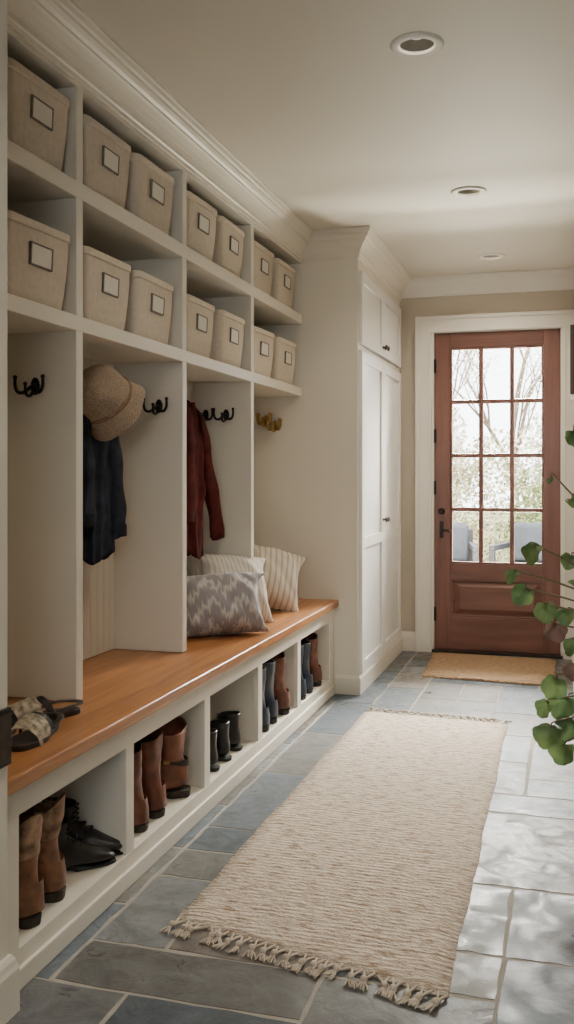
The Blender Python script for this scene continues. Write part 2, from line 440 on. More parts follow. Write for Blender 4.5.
# ------------------------------------------------------------------ room shell
boxes('wall_left', [(XW - 0.12, XW, Y0 - 0.05, YF + 0.15, 0, H)], M['wall'], kind='structure')
boxes('wall_left_near', [(XW - 0.12, XN, -1.5, Y0, 0, H)], M['trim'], kind='structure', bevel=0.003)
boxes('wall_back', [(XW, -0.87, YF, YF + 0.15, 0, H), (-0.02, 0.15, YF, YF + 0.15, 0, H), (-0.87, -0.02, YF, YF + 0.15, 2.115, H)], M['wall'], kind='structure')
boxes('wall_right_far', [(XR, 0.17, 4.9, YF, 0, H), (0.15, 1.5, 4.9, 5.02, 0, H)], M['wall'], kind='structure')
boxes('wall_right', [(1.35, 1.5, -1.5, 4.9, 0, H)], M['wall'], kind='structure')
FA, FB, FZ0 = -0.65, 0.75, 1.0
boxes('wall_front', [(XN, FA, -1.55, -1.4, 0, H), (FB, 1.5, -1.55, -1.4, 0, H), (FA, FB, -1.55, -1.4, 0, FZ0), (FA, FB, -1.55, -1.4, 2.15, H)], M['wall'], kind='structure')
a, b = FA, FB
fr = [(a, a + .06, -1.48, -1.43, FZ0, 2.15), (b - .06, b, -1.48, -1.43, FZ0, 2.15), (a, b, -1.48, -1.43, FZ0, FZ0 + .06), (a, b, -1.48, -1.43, 2.09, 2.15), ((a + b) / 2 - .015, (a + b) / 2 + .015, -1.47, -1.44, FZ0, 2.15),
      (a - .09, a, -1.40, -1.38, FZ0 - .08, 2.24), (b, b + .09, -1.40, -1.38, FZ0 - .08, 2.24), (a, b, -1.40, -1.38, 2.15, 2.24), (a - .1, b + .1, -1.42, -1.35, FZ0 - .04, FZ0)]
w = boxes('fill_window_1', fr, M['trim'], kind='structure', bevel=0.003)  # unseen window, added behind the camera for soft frontal fill
boxes('glass', [(a + .05, b - .05, -1.457, -1.453, FZ0 + .05, 2.10)], M['glass'], parent=w)

ceil = boxes('ceiling', [(XW - 0.12, 1.5, -1.55, YF + 0.15, H, H + 0.14)], M['ceil'], kind='structure')
DL = [(-0.435, 2.84), (-0.435, 4.38), (-0.435, 5.72), (-0.435, 0.9)]
bmc = bmesh.new()
for (x, y) in DL:
    lathe(bmc, [(0.058, H - 0.05), (0.058, H + 0.075)], 32, cx=x, cy=y)
cut = finish('cutter', bmc, M['white'])
md = ceil.modifiers.new('b', 'BOOLEAN'); md.object = cut; md.operation = 'DIFFERENCE'; md.solver = 'EXACT'
dg = bpy.context.evaluated_depsgraph_get()
nm = bpy.data.meshes.new_from_object(ceil.evaluated_get(dg))
ceil.modifiers.clear(); ceil.data = nm
bpy.data.objects.remove(cut, do_unlink=True)

def downlight():
    e = empty('recessed_downlight', (DL[0][0], DL[0][1], H), label='round recessed ceiling downlight with white trim ring', category='ceiling light', group='recessed ceiling downlights')
    bm = bmesh.new()
    prof = [(0.052, 0.002), (0.052, -0.004), (0.058, -0.009), (0.072, -0.008), (0.081, -0.002), (0.080, 0.0)]
    lathe(bm, prof, 40, closed=True)
    finish('trim_ring', bm, M['white'], parent=e, smooth=True)
    bm = bmesh.new()
    lathe(bm, [(0.056, 0.0), (0.050, 0.020), (0.040, 0.040), (0.038, 0.044), (0.057, 0.046), (0.0575, 0.0)], 40, closed=True)
    finish('baffle', bm, M['baffle'], parent=e, smooth=True)
    bm = bmesh.new()
    lathe(bm, [(0.002, 0.020), (0.018, 0.021), (0.032, 0.030), (0.038, 0.042), (0.01, 0.044)], 32)
    finish('lamp_lens', bm, M['lens'], parent=e, smooth=True)
    return e
d0 = downlight()
for p in DL[1:]: copy_thing(d0, (p[0], p[1], H))

crown = [(0.0, H - 0.140), (0.009, H - 0.140), (0.010, H - 0.128), (0.015, H - 0.124), (0.016, H - 0.110), (0.020, H - 0.100), (0.030, H - 0.084), (0.044, H - 0.066), (0.050, H - 0.060), (0.051, H - 0.053),
         (0.060, H - 0.046), (0.068, H - 0.036), (0.070, H - 0.028), (0.078, H - 0.024), (0.082, H - 0.010), (0.086, H - 0.008), (0.086, H - 0.0005), (0.0, H - 0.0005)]
sweep('trim_1', [(XN, -1.4), (XN, Y0), (XS, Y0), (XS, YT), (XT, YT), (XT, YF - .001)], crown, M['trim'], kind='structure')
band = [(0.0, H - 0.125), (0.010, H - 0.125), (0.012, H - 0.112), (0.018, H - 0.100), (0.040, H - 0.050), (0.052, H - 0.034), (0.056, H - 0.014), (0.060, H - 0.012), (0.060, H - 0.0005), (0.0, H - 0.0005)]
sweep('trim_5', [(XT, YF), (XR, YF)], band, M['casing'], kind='structure')
sweep('trim_4', [(XR + .02, 4.9), (1.35, 4.9), (1.35, -1.4)], crown, M['trim'], kind='structure')
bb = [(0, 0), (0.018, 0), (0.018, 0.095), (0.014, 0.105), (0.012, 0.115), (0.006, 0.125), (0.0, 0.127)]
sweep('baseboard_left', [(XN, -1.4), (XN, Y0), (XB + 0.0, Y0)], bb, M['trim'], kind='structure')
sweep('baseboard_back', [(XT, YF), (-0.955, YF)], bb, M['trim'], kind='structure')
sweep('baseboard_right', [(XR, YF - .02), (XR, 4.9), (1.35, 4.9), (1.35, -1.4)], bb, M['trim'], kind='structure')
cas = [(-0.955, -0.86, YF - 0.018, YF, 0, 2.195), (-0.03, XR - .002, YF - 0.018, YF, 0, 2.195),
       (-0.955, XR - .002, YF - 0.0185, YF, 2.10, 2.195), (-0.965, -0.94, YF - 0.028, YF, 0, 2.205), (-0.965, XR - .002, YF - 0.0275, YF, 2.18, 2.205),
       (-0.88, -0.86, YF - 0.023, YF, 0, 2.12), (-0.88, -0.03, YF - 0.0235, YF, 2.10, 2.12), (-0.03, -0.01, YF - 0.023, YF, 0, 2.12),
       (-0.87, -0.845, YF, YF + 0.15, 0, 2.115), (-0.045, -0.02, YF, YF + 0.15, 0, 2.115), (-0.87, -0.02, YF, YF + 0.15, 2.095, 2.115),
       (-0.85, -0.825, YF + .068, YF + 0.10, 0, 2.10), (-0.065, -0.04, YF + .068, YF + 0.10, 0, 2.10), (-0.85, -0.04, YF + .068, YF + 0.10, 2.07, 2.10)]
boxes('trim_2', cas, M['casing'], kind='structure', bevel=0.003)
boxes('trim_3', [(-0.86, -0.03, YF - 0.01, YF + 0.16, 0.0, 0.018), (-0.85, -0.04, YF + .068, YF + 0.10, 0.01, 0.04)], M['bronze'], kind='structure', bevel=0.004)

# ------------------------------------------------------------------ entry door
door = empty('door_1', (0, 0, 0)); door['kind'] = 'structure'
dx0, dx1, dy0, dy1 = -0.8435, -0.0465, YF + 0.02, YF + 0.065
gx0, gx1, gz0, gz1 = -0.74, -0.150, 0.585, 1.995
pz0, pz1 = 0.235, 0.485
boxes('door_stile', [(dx0, gx0, dy0, dy1, 0.02, 2.093), (gx1, dx1, dy0, dy1, 0.02, 2.093)], M['doorwood'], parent=door, bevel=0.003)
boxes('door_rail', [(gx0, gx1, dy0, dy1, gz1, 2.093), (gx0, gx1, dy0, dy1, pz1, gz0), (gx0, gx1, dy0, dy1, 0.02, pz0)], M['doorwoodh'], parent=door, bevel=0.003)
bm = bmesh.new()
box(bm, gx0, gx1, dy0 + 0.022, dy1 - 0.006, pz0, pz1)
r0 = [(gx0 + .022, dy0 + .0215, pz0 + .022), (gx1 - .022, dy0 + .0215, pz0 + .022), (gx1 - .022, dy0 + .0215, pz1 - .022), (gx0 + .022, dy0 + .0215, pz1 - .022)]
r1 = [(gx0 + .06, dy0 + .003, pz0 + .052), (gx1 - .06, dy0 + .003, pz0 + .052), (gx1 - .06, dy0 + .003, pz1 - .052), (gx0 + .06, dy0 + .003, pz1 - .052)]
loft(bm, [r0, r1], cap0=False)
for i, s in enumerate(((gx0, gx1, pz0, pz0 + .012), (gx0, gx1, pz1 - .012, pz1), (gx0, gx0 + .012, pz0, pz1), (gx1 - .012, gx1, pz0, pz1))):
    box(bm, s[0], s[1], dy0 + .002 + .0003 * i, dy0 + .02, s[2], s[3])
finish('raised_panel', bm, M['doorwoodh'], parent=door, bevel=0.002)
mu = []
cw = (gx1 - gx0) / 3; rh = (gz1 - gz0) / 4
for i in (1, 2): mu.append((gx0 + cw * i - .014, gx0 + cw * i + .014, dy0 + .004, dy1 - .004, gz0, gz1))
for j in (1, 2, 3): mu.append((gx0, gx1, dy0 + .005, dy1 - .005, gz0 + rh * j - .014, gz0 + rh * j + .014))
mu += [(gx0, gx0 + .012, dy0 + .003, dy1 - .003, gz0, gz1), (gx1 - .012, gx1, dy0 + .003, dy1 - .003, gz0, gz1), (gx0, gx1, dy0 + .003, dy1 - .003, gz0, gz0 + .012), (gx0, gx1, dy0 + .003, dy1 - .003, gz1 - .012, gz1)]
boxes('muntin_grid', mu, M['doorwood'], parent=door, bevel=0.004)
boxes('glass', [(gx0, gx1, dy0 + .02, dy0 + .024, gz0, gz1)], M['glass'], parent=door)
bm = bmesh.new()
box(bm, -0.810, -0.784, dy0 - .006, dy0, 0.75, 0.86)
tube(bm, catmull([(-0.797, dy0, 0.80), (-0.797, dy0 - .035, 0.80), (-0.785, dy0 - .045, 0.802), (-0.735, dy0 - .045, 0.80)], 4), 0.007, 10)
finish('door_handle', bm, M['blackmetal'], parent=door, bevel=0.002)
bm = bmesh.new()
rings = [[(-0.797 + r * math.cos(a), y, 0.925 + r * math.sin(a)) for a in [2 * math.pi * k / 20 for k in range(20)]] for r, y in ((.022, dy0), (.022, dy0 - .01), (.018, dy0 - .013))]
loft(bm, rings); box(bm, -0.800, -0.794, dy0 - .028, dy0 - .01, .91, .94)
finish('deadbolt', bm, M['blackmetal'], parent=door, bevel=0.001)
for z in (0.25, 1.08, 1.42, 1.88):
    bm = bmesh.new(); tube(bm, [(dx0 - .004, dy0 - .006, z - .045), (dx0 - .004, dy0 - .006, z + .045)], 0.007, 10)
    box(bm, dx0, dx0 + .012, dy0 - .003, dy0, z - .045, z + .045)
    finish('hinge', bm, M['blackmetal'], parent=door)

# ------------------------------------------------------------------ bench
bench = empty('bench_cabinet', (0, 0, 0), label='cream painted bench with honey-brown wooden seat and open shoe cubbies', category='bench')
DV = [2.474, 3.078, 3.669, 4.253]
xb0 = XW + 0.005
lst = [(xb0, XB, Y0 + .002, YT - .002, 0.0, 0.088), (xb0, xb0 + 0.02, Y0 + .002, YT - .002, 0.088, 0.463),
       (XB - 0.022, XB, Y0 + .002, YT - .002, 0.392, 0.463), (xb0, XB - .02, Y0 + .002, YT - .002, 0.445, 0.463),
       (XB - 0.022, XB, Y0 + .002, 1.90, 0.086, 0.40), (xb0, XB - .01, Y0 + .002, Y0 + .025, 0.086, 0.45),
       (XB - 0.022, XB, 4.83, YT - .002, 0.086, 0.40), (xb0, XB - .01, 4.83, 4.86, 0.086, 0.45)]
for d in DV:
    lst += [(xb0, XB - .004, d - 0.018, d + 0.018, 0.086, 0.45), (XB - 0.022, XB - .0006, d - 0.026, d + 0.026, 0.086, 0.40)]
boxes('bench_carcass', lst, M['cab'], parent=bench, bevel=0.0012)
bm = bmesh.new()
box(bm, XB, XB + 0.012, Y0 + .02, YT - .002, 0.0, 0.05)
finish('toe_moulding', bm, M['cab'], parent=bench, bevel=0.004)
boxes('bench_top', [(XW + .004, XB + 0.03, Y0 + .002, YT - .003, 0.464, BT)], M['bench'], bevel=0.006, segs=3, parent=bench, label='honey-brown wooden seat top')

# ------------------------------------------------------------------ locker unit
lock = empty('locker_unit', (0, 0, 0), label='cream built-in mudroom lockers with divided bays and two rows of cubbies', category='shelving unit')
DY = [2.506, 3.304, 4.102]
S1 = (1.59, 1.635); S2 = (1.98, 2.03); S3 = 2.305
bm = bmesh.new()
y = Y0 + 0.003
box(bm, XW + .002, XW + .010, Y0 + .003, YT - .003, BT + .002, H - .002)
while y < YT - 0.01:
    y2 = min(y + 0.05, YT - 0.003)
    box(bm, XW + .008, XW + .015, y + .0012, y2 - .0012, BT + .002, S1[0]); y += 0.05
finish('beadboard_back', bm, M['cab'], parent=lock, bevel=0.0015)
for d in DY:
    boxes('divider', [(XW + .01, XS, d - .02, d + .02, BT + .002, S3 + .01)], M['cab'], parent=lock, bevel=0.0025)
boxes('divider', [(XW + .01, XS, Y0 + .002, Y0 + .03, BT + .002, S3 + .01)], M['cab'], parent=lock, bevel=0.0025)
for (a, b) in (S1, S2):
    boxes('shelf', [(XW + .01, XS + .002, Y0 + .002, YT - .002, a, b)], M['cab'], parent=lock, bevel=0.003)
boxes('frieze', [(XW + .01, XS + .001, Y0 + .002, YT - .002, S3, H - .003)], M['cab'], parent=lock, bevel=0.002)

# ------------------------------------------------------------------ tall cabinet
tall = empty('tall_cabinet', (0, 0, 0), label='tall off-white built-in storage cabinet with shaker doors and crown', category='cabinet')
boxes('cabinet_body', [(XW + .003, XT - .022, YT, YF - .003, 0.0, H - .003), (XT - .023, XT, YT, YT + .03, 0.0, H - .003), (XT - .023, XT, YF - .05, YF - .003, 0, H - .003),
                  (XT - .023, XT, YT + .02, YF - .03, 2.26, H - .003), (XT - .023, XT, YT + .02, YF - .03, 0, 0.10), (XT - .023, XT, YT + .02, YF - .03, 1.835, 1.865)], M['cab'], parent=tall, bevel=0.001)
sweep('cabinet_base', [(XB + .013, YT), (XT, YT), (XT, YF)], [(0, 0), (0.02, 0), (0.02, 0.085), (0.012, 0.10), (0, 0.10)], M['cab'], parent=tall)

def shaker(name, y0, y1, z0, z1, splits, knob, parent):
    x1 = XT + 0.018; x0 = XT - 0.002; s = 0.058
    l = [(x0, x1, y0, y0 + s, z0, z1), (x0, x1, y1 - s, y1, z0, z1), (x0, x1, y0 + s - .004, y1 - s + .004, z0, z0 + s), (x0, x1, y0 + s - .004, y1 - s + .004, z1 - s, z1), (x0, x1 - .011, y0 + .01, y1 - .01, z0 + .01, z1 - .01)]
    for sp in splits: l.append((x0, x1, y0 + s - .004, y1 - s + .004, sp - s / 2, sp + s / 2))
    d = boxes(name, l, M['cabwhite'], parent=parent, bevel=0.001)
    ky, kz = knob
    bm = bmesh.new()
    rings = [[(x1 + dx, ky + r * math.cos(a), kz + r * math.sin(a)) for a in [2 * math.pi * k / 16 for k in range(16)]] for dx, r in ((0, .009), (.004, .009), (.006, .005), (.014, .006), (.018, .014), (.024, .016), (.029, .012), (.031, .004))]
    loft(bm, rings)
    finish('knob', bm, M['bronze'], parent=d, smooth=True)
ya, yb = YT + .035, YF - .055; ym = (ya + yb) / 2
shaker('lower_door', ya, ym - .002, 0.105, 1.83, [0.80], (ym - .032, 0.90), tall)
shaker('lower_door', ym + .002, yb, 0.105, 1.83, [0.80], (ym + .032, 0.90), tall)
shaker('upper_door', ya, ym - .002, 1.87, 2.255, [], (ym - .032, 1.92), tall)
shaker('upper_door', ym + .002, yb, 1.87, 2.255, [], (ym + .032, 1.92), tall)

# ------------------------------------------------------------------ baskets
def rrect(wx, wy, r, z, n=6, cx=0, bul=0):
    pts = []
    for (sx, sy, a0) in ((1, 1, 0), (-1, 1, 90), (-1, -1, 180), (1, -1, 270)):
        for k in range(n + 1):
            a = math.radians(a0 + 90 * k / n)
            pts.append((cx + sx * (wx / 2 - r) + r * math.cos(a), sy * (wy / 2 - r) + r * math.sin(a), z))
    return pts

def basket():
    e = empty('storage_basket', (0, 0, 0), label='tapered grey-beige linen storage basket with metal label holder', category='basket', group='linen baskets in the upper cubbies')
    hh = 0.222
    bm = bmesh.new(); rings = []
    def dims(t): return 0.220 + 0.022 * t, 0.283 + 0.042 * t
    def soft(ring, t):
        out = []
        for (x, y, z) in ring:
            k = 1 + .009 * math.sin(14 * y + 3 * t) * t + .008 * math.sin(19 * x + 9 * y + 5 * t)
            out.append((x * k, y * k, z + .003 * math.sin(16 * y + 5 * x) * t * t))
        return out
    for t in (0, 0.03, 0.12, 0.3, 0.5, 0.7, 0.88, 1.0):
        wx, wy = dims(t); b = 0.008 * math.sin(math.pi * t)
        k = -0.012 if t == 0 else (-.002 if t < .1 else 0)
        rings.append(soft(rrect(wx + b + k, wy + b + k, 0.025, hh * t + 0.001), t))
    for t in (1.0, 0.8, 0.4, 0.05):
        wx, wy = dims(t); rings.append(soft(rrect(wx - .014, wy - .014, 0.020, hh * t + 0.003), t))
    loft(bm, rings)
    finish('basket_body', bm, M['linen'], parent=e, smooth=True)
    wx, wy = dims(1.0); bm = bmesh.new()
    path = soft(rrect(wx - .002, wy - .002, 0.025, hh - .008), 1.0)
    rr = []
    for i, p in enumerate(path):
        a = Vector(path[i - 1]); b = Vector(path[(i + 1) % len(path)]); t = (b - a).normalized(); nrm = Vector((t.y, -t.x, 0))
        rr.append([Vector(p) + nrm * q[0] + Vector((0, 0, q[1])) for q in ((-.004, .012), (.004, .012), (.0065, .009), (.0065, -.009), (.004, -.012), (-.004, -.012))])
    rr.append(rr[0]); loft(bm, rr, cap0=False, cap1=False); bmesh.ops.remove_doubles(bm, verts=bm.verts, dist=1e-5)
    finish('rim', bm, M['linenrim'], parent=e)
    lh = bmesh.new()
    w2, h2, f = 0.054, 0.031, 0.0045
    for i, s in enumerate(((-w2, w2, -h2, -h2 + f), (-w2, w2, h2 - f, h2), (-w2, -w2 + f, -h2, h2), (w2 - f, w2, -h2, h2))):
        box(lh, -.006, 0.003 + .0002 * i, s[0], s[1], s[2], s[3])
    o = finish('label_holder', lh, M['pewter'], parent=e)
    t = 0.60; wx, _ = dims(t)
    o.location = (wx / 2 + 0.0065, 0, hh * t); o.rotation_euler = (0, math.atan2(0.011, hh), 0)
    boxes('label_card', [(-0.006, 0.0018, -w2 + .003, w2 - .003, -h2 + .003, h2 - .003)], M['card'], parent=o)
    return e
b0 = basket()
bays = [(Y0 + .03, 2.486), (2.526, 3.284), (3.324, 4.082), (4.122, YT - .01)]
first = True; rb = random.Random(3)
for (a, b) in bays:
    w = (b - a)
    for z in (S1[1] + .001, S2[1] + .001):
        for q in (0.26, 0.74):
            yy = a + w * q + rb.uniform(-.006, .006)
            xx = -1.514 + rb.uniform(-.006, .002)
            rot = (0, 0, rb.uniform(-.035, .035))
            if first:
                b0.location = (xx, yy, z); b0.rotation_euler = rot; first = False
            else: copy_thing(b0, (xx, yy, z), rot)

# ------------------------------------------------------------------ hooks
def hook(material, label, k=1.0, sp=1.0):
    e = empty('coat_hook', label=label, category='hook', group='coat hooks')
    bm = bmesh.new()
    rings = [[(r * math.cos(a) * .6, -y, r * math.sin(a) * 1.1) for a in [2 * math.pi * k_ / 16 for k_ in range(16)]] for r, y in ((.024, 0), (.024, .004), (.019, .007))]
    loft(bm, rings); finish('back_plate', bm, material, parent=e, smooth=False)
    for s in (-sp, sp):
        bm = bmesh.new()
        pts = catmull([(0, -.004, 0.004), (s * .010, -.018, -.006), (s * .022, -.030, -.020), (s * .038, -.036, -.018), (s * .046, -.037, 0.0), (s * .046, -.037, 0.022)], 4)
        tube(bm, pts, [0.0058 * k, 0.0048 * k], 10); ball(bm, (s * .046, -.037, .025), .0065 * k)
        finish('prong', bm, material, parent=e, smooth=True)
    bm = bmesh.new()
    tube(bm, catmull([(0, -.004, -.01), (0, -.03, -.03), (0, -.052, -.026), (0, -.056, 0.0)], 4), [0.0055 * k, 0.0045 * k], 10); ball(bm, (0, -.056, .003), .0065 * k)
    finish('prong', bm, material, parent=e, smooth=True)
    return e
hk = hook(M['blackmetal'], 'black iron triple coat hook screwed to a locker divider')
hk.location = (-1.515, DY[0] - .0205, 1.43)
copy_thing(hk, (-1.475, DY[1] - .0205, 1.425))
copy_thing(hk, (-1.50, DY[2] - .0205, 1.44))
copy_thing(hk, (-1.60, DY[2] - .0205, 1.44))
hw = copy_thing(hk, (XW + .0155, 2.92, 1.50), (0, 0, math.pi / 2))
hw['label'] = 'black iron coat hook on beadboard holding a jacket'
hw2 = copy_thing(hk, (XW + .0155, 3.80, 1.50), (0, 0, math.pi / 2))
hw2['label'] = 'black iron coat hook on beadboard holding a burgundy jacket'
hb = hook(M['brass'], 'aged brass coat hook on the cabinet side panel', 2.0, .75)
hb.location = (-1.580, YT - .0005, 1.465)
hb2 = copy_thing(hb, (-1.525, YT - .0005, 1.435))

# ------------------------------------------------------------------ garments
def garment(name, label, category, mb, mt, loc, yaw, L, W, D, sleeves, seed, sleeve_out=0.03, soft=1.0, neck=0.10, srad=.056):
    e = empty(name, loc, (0, 0, yaw), label=label, category=category)
    rnd = random.Random(seed); ph = [rnd.uniform(0, 6.28) for _ in range(8)]
    rings = []; n = 144; steps = 60
    def crease(v):
        return (1 - abs(math.sin(v))) * 2 - 1
    for i in range(steps + 1):
        t = i / steps; z = -L * t
        sh = min(1, (t / 0.24)) ** 0.7
        w = (neck + (W - neck) * sh) * (1 + 0.06 * t); d = D * (0.50 + 0.50 * min(1, t / .3)) * (1 + .12 * t)
        am = (0.02 + 0.14 * min(1, t * 1.3)) * soft
        r = []
        for k in range(n):
            a = 2 * math.pi * k / n
            wob = .35 * math.sin(5 * t + ph[3])
            f = 1 + am * (crease(2.5 * a + ph[0] + .9 * t + wob) * .50 + crease(4.5 * a + ph[1] - 1.3 * t) * .5 + math.sin(17 * a + ph[2] + 2.4 * t) * .18)
            f += .05 * soft * crease(7 * t + 1.0 * a + ph[5]) * math.sin(math.pi * min(1, t * 1.1))
            f += .03 * soft * crease(13 * t - 1.5 * a + ph[7]) * math.sin(math.pi * min(1, t * 1.1))
            x = w / 2 * math.copysign(abs(math.cos(a)) ** .85, math.cos(a)) * f + .012 * soft * math.sin(3.2 * t + ph[6])
            y = d / 2 * math.copysign(abs(math.sin(a)) ** .8, math.sin(a)) * f
            y = min(y, .082)
            zz = z + (0.018 * soft * math.sin(3 * a + ph[4]) * t) + .004 * math.sin(3 * a)
            r.append((x, y, zz))
        rings.append(r)
    for t2 in (.985, .9):
        base = rings[int(steps * t2)]
        rings.append([(x * .93, y * .86, -L * t2) for x, y, z in base])
    bm = bmesh.new(); loft(bm, rings)
    finish('jacket_body', bm, mb, parent=e, smooth=True)
    for s, ln in sleeves:
        bm = bmesh.new()
        so = sleeve_out if s > 0 else sleeve_out * .3
        pts = catmull([(s * W * .22, -.012, -L * .05), (s * (W * .42), -.030, -L * .17), (s * (W * .44 + so * .25), -.045, -L * .45), (s * (W * .44 + so * .7), -.052, -L * .72), (s * (W * .44 + so), -.050, -ln)], 10)
        m = len(pts)
        rings = []
        for i, p in enumerate(pts):
            t = i / (m - 1); r = srad * (1 - .18 * t) * min(1, .6 + t * 3)
            ring = []
            for k in range(40):
                a = 2 * math.pi * k / 40
                f = 1 + .10 * crease(1.5 * a + 2.5 * t + ph[2]) + .10 * crease(11 * t + a + ph[1]) * min(1, t * 3)
                ring.append((p.x + r * math.cos(a) * f, p.y + r * .74 * math.sin(a) * f, p.z + .014 * math.cos(a) * s))
            rings.append(ring)
        rings.append([(pts[-1].x + (x - pts[-1].x) * .8, pts[-1].y + (y - pts[-1].y) * .8, z) for x, y, z in rings[-1]])
        rings.append([(x, y, z + .05) for x, y, z in rings[-1]])
        loft(bm, rings)
        sl = finish('sleeve', bm, mb, parent=e, smooth=True)
        bm = bmesh.new(); p = pts[-1]; rc = srad * .86
        lathe(bm, [(rc * .94, p.z - .004), (rc, p.z), (rc, p.z + .035), (rc * .94, p.z + .04)], 24, cx=p.x, cy=p.y)
        for v in bm.verts: v.co.y = p.y + (v.co.y - p.y) * .78
        finish('cuff', bm, mt, parent=sl, smooth=True)
    bm = bmesh.new()
    pts = catmull([(-.050, -.045, -.06), (-.038, .0, -.005), (0, .02, .012), (.038, .0, -.005), (.050, -.045, -.06), (.03, -.065, -.13)], 6)
    tube(bm, pts, 0.024, 10, flat=.45)
    finish('collar', bm, mt, parent=e, smooth=True)
    return e
garment('wool_jacket', 'dark navy creased jacket hanging from a locker hook', 'jacket', M['navy'], M['navydark'], (-1.570, 2.895, 1.490), math.pi / 2, 0.60, 0.22, 0.13, ((-1, .49), (1, .535)), 5, 0.030, srad=.050, neck=.06, soft=1.2)
garment('overshirt', 'soft draped dark burgundy jacket hanging from a locker hook', 'jacket', M['burg'], M['burgdark'], (-1.570, 3.78, 1.475), math.pi / 2, 0.65, 0.19, 0.12, ((-1, .50), (1, .59)), 11, 0.155, soft=1.2, neck=.045, srad=.048)

# hat
hat = empty('straw_hat', (-1.475, 2.855, 1.412), label='tan woven straw hat hanging tilted over a navy jacket', category='hat')
ax = Vector((-0.15, -0.59, 0.42)).normalized()
hat.rotation_mode = 'QUATERNION'; hat.rotation_quaternion = ax.to_track_quat('Z', 'Y')
bm = bmesh.new(); sg = 56
prof = [(.119, -.052), (.118, -.044), (.110, -.026), (.102, -.008), (.097, .004), (.095, .014), (.095, .03), (.093, .055), (.087, .080), (.074, .100), (.053, .113), (.027, .119), (.003, .120)]
rings = []
for r, z in prof:
    ring = []
    for k in range(sg):
        a = 2 * math.pi * k / sg
        zz = z
        if r > .098: zz += (.012 * math.cos(2 * a) + .006 * math.sin(5 * a)) * ((r - .096) / .03)
        rk = 1 + .025 * math.sin(3 * a + z * 40) * (1 if z < .1 else .4)
        ring.append((r * 1.08 * rk * math.cos(a), r * 1.0 * rk * math.sin(a), zz))
    rings.append(ring)
inner = [[(x * .965, y * .965, z - .004) for x, y, z in r] for r in reversed(rings)]
loft(bm, rings + inner, cap0=False, cap1=False)
bmesh.ops.remove_doubles(bm, verts=bm.verts, dist=1e-6)
finish('hat_body', bm, M['straw'], parent=hat, smooth=True)
bm = bmesh.new()
rings = [[(r * 1.09 * math.cos(a), r * 1.01 * math.sin(a), z) for a in [2 * math.pi * k / sg for k in range(sg)]] for r, z in ((.096, .005), (.0995, .006), (.0990, .018), (.094, .018))]
loft(bm, rings, cap0=False, cap1=False)
finish('hat_band', bm, M['hatband'], parent=hat, smooth=True)

# ------------------------------------------------------------------ pillows
def pillow(label, material, w, h, t, loc, rot, seed, group='bench pillows', slouch=0.0, roll=0.0):
    rnd = random.Random(seed); n = 32
    bm = bmesh.new(); top = []; bot = []
    p1, p2 = rnd.uniform(0, 6), rnd.uniform(0, 6)
    def oxy(u, v):
        px = w / 2 * u * (1 - 0.20 * (1 - v * v) * abs(u) ** 2.5); py = h / 2 * v * (1 - 0.20 * (1 - u * u) * abs(v) ** 2.5)
        py -= slouch * h * (max(0, v) ** 2) * (.35 + .5 * (u * u if u > 0 else .4 * u * u)) - slouch * .25 * h * (u * u) * (v < 0) * abs(v)
        px += slouch * .10 * w * v
        return px, py
    for j in range(n + 1):
        rt = []; rbm = []
        for i in range(n + 1):
            u = -1 + 2 * i / n; v = -1 + 2 * j / n
            px, py = oxy(u, v)
            f = max(0, (1 - abs(u) ** 2.2)) ** .55 * max(0, (1 - abs(v) ** 2.2)) ** .55
            f *= 1 - .22 * v * (1 if slouch else .4)
            wr = 1 + .09 * math.sin(7 * u + p1) * math.sin(5 * v + p2) + .09 * math.sin(13 * (u + v) + p2) * (abs(u * v) + .2)
            z = t / 2 * f * wr
            a = bm.verts.new((px, py, z)); edge = i in (0, n) or j in (0, n)
            b = a if edge else bm.verts.new((px, py, -z))
            rt.append(a); rbm.append(b)
        top.append(rt); bot.append(rbm)
    for j in range(n):
        for i in range(n):
            bm.faces.new((top[j][i], top[j][i + 1], top[j + 1][i + 1], top[j + 1][i]))
            bm.faces.new((bot[j][i], bot[j + 1][i], bot[j + 1][i + 1], bot[j][i + 1]))
    o = finish('throw_pillow', bm, material, smooth=True, label=label, category='pillow', group=group)
    o.location = loc
    nrm = Vector(rot).normalized(); up = Vector((0, 0, 1)); xx = up.cross(nrm).normalized(); yy = nrm.cross(xx)
    mm = Matrix((xx, yy, nrm)).transposed() @ Matrix.Rotation(roll, 3, 'Z')
    o.rotation_euler = mm.to_euler()
    bm = bmesh.new(); pts = []
    for s in range(4 * n):
        sd, k = divmod(s, n); q = -1 + 2 * k / n
        u, v = ((q, -1), (1, q), (-q, 1), (-1, -q))[sd]
        pts.append((*oxy(u, v), 0))
    tube(bm, pts + [pts[0]], .003, 6)
    finish('piping', bm, material, parent=o, smooth=True)
    return o
pillow('faded grey and cream ikat lumbar pillow on the wooden bench', M['ikat'], 0.40, 0.35, 0.26, (-1.395, 3.72, BT + .142), (0.50, -0.80, 0.30), 1, slouch=.28, roll=.07)
pillow('off-white fine striped pillow leaning on the beadboard', M['stripe2'], 0.38, 0.40, 0.21, (-1.455, 4.03, BT + .168), (0.60, -0.6, 0.46), 2, slouch=.18, roll=-.08)
pillow('cream pillow with woven stripes against the cabinet side', M['stripe'], 0.37, 0.41, 0.24, (-1.43, 4.49, BT + .160), (0.5, -0.75, 0.62), 3, slouch=.14, roll=-.26)

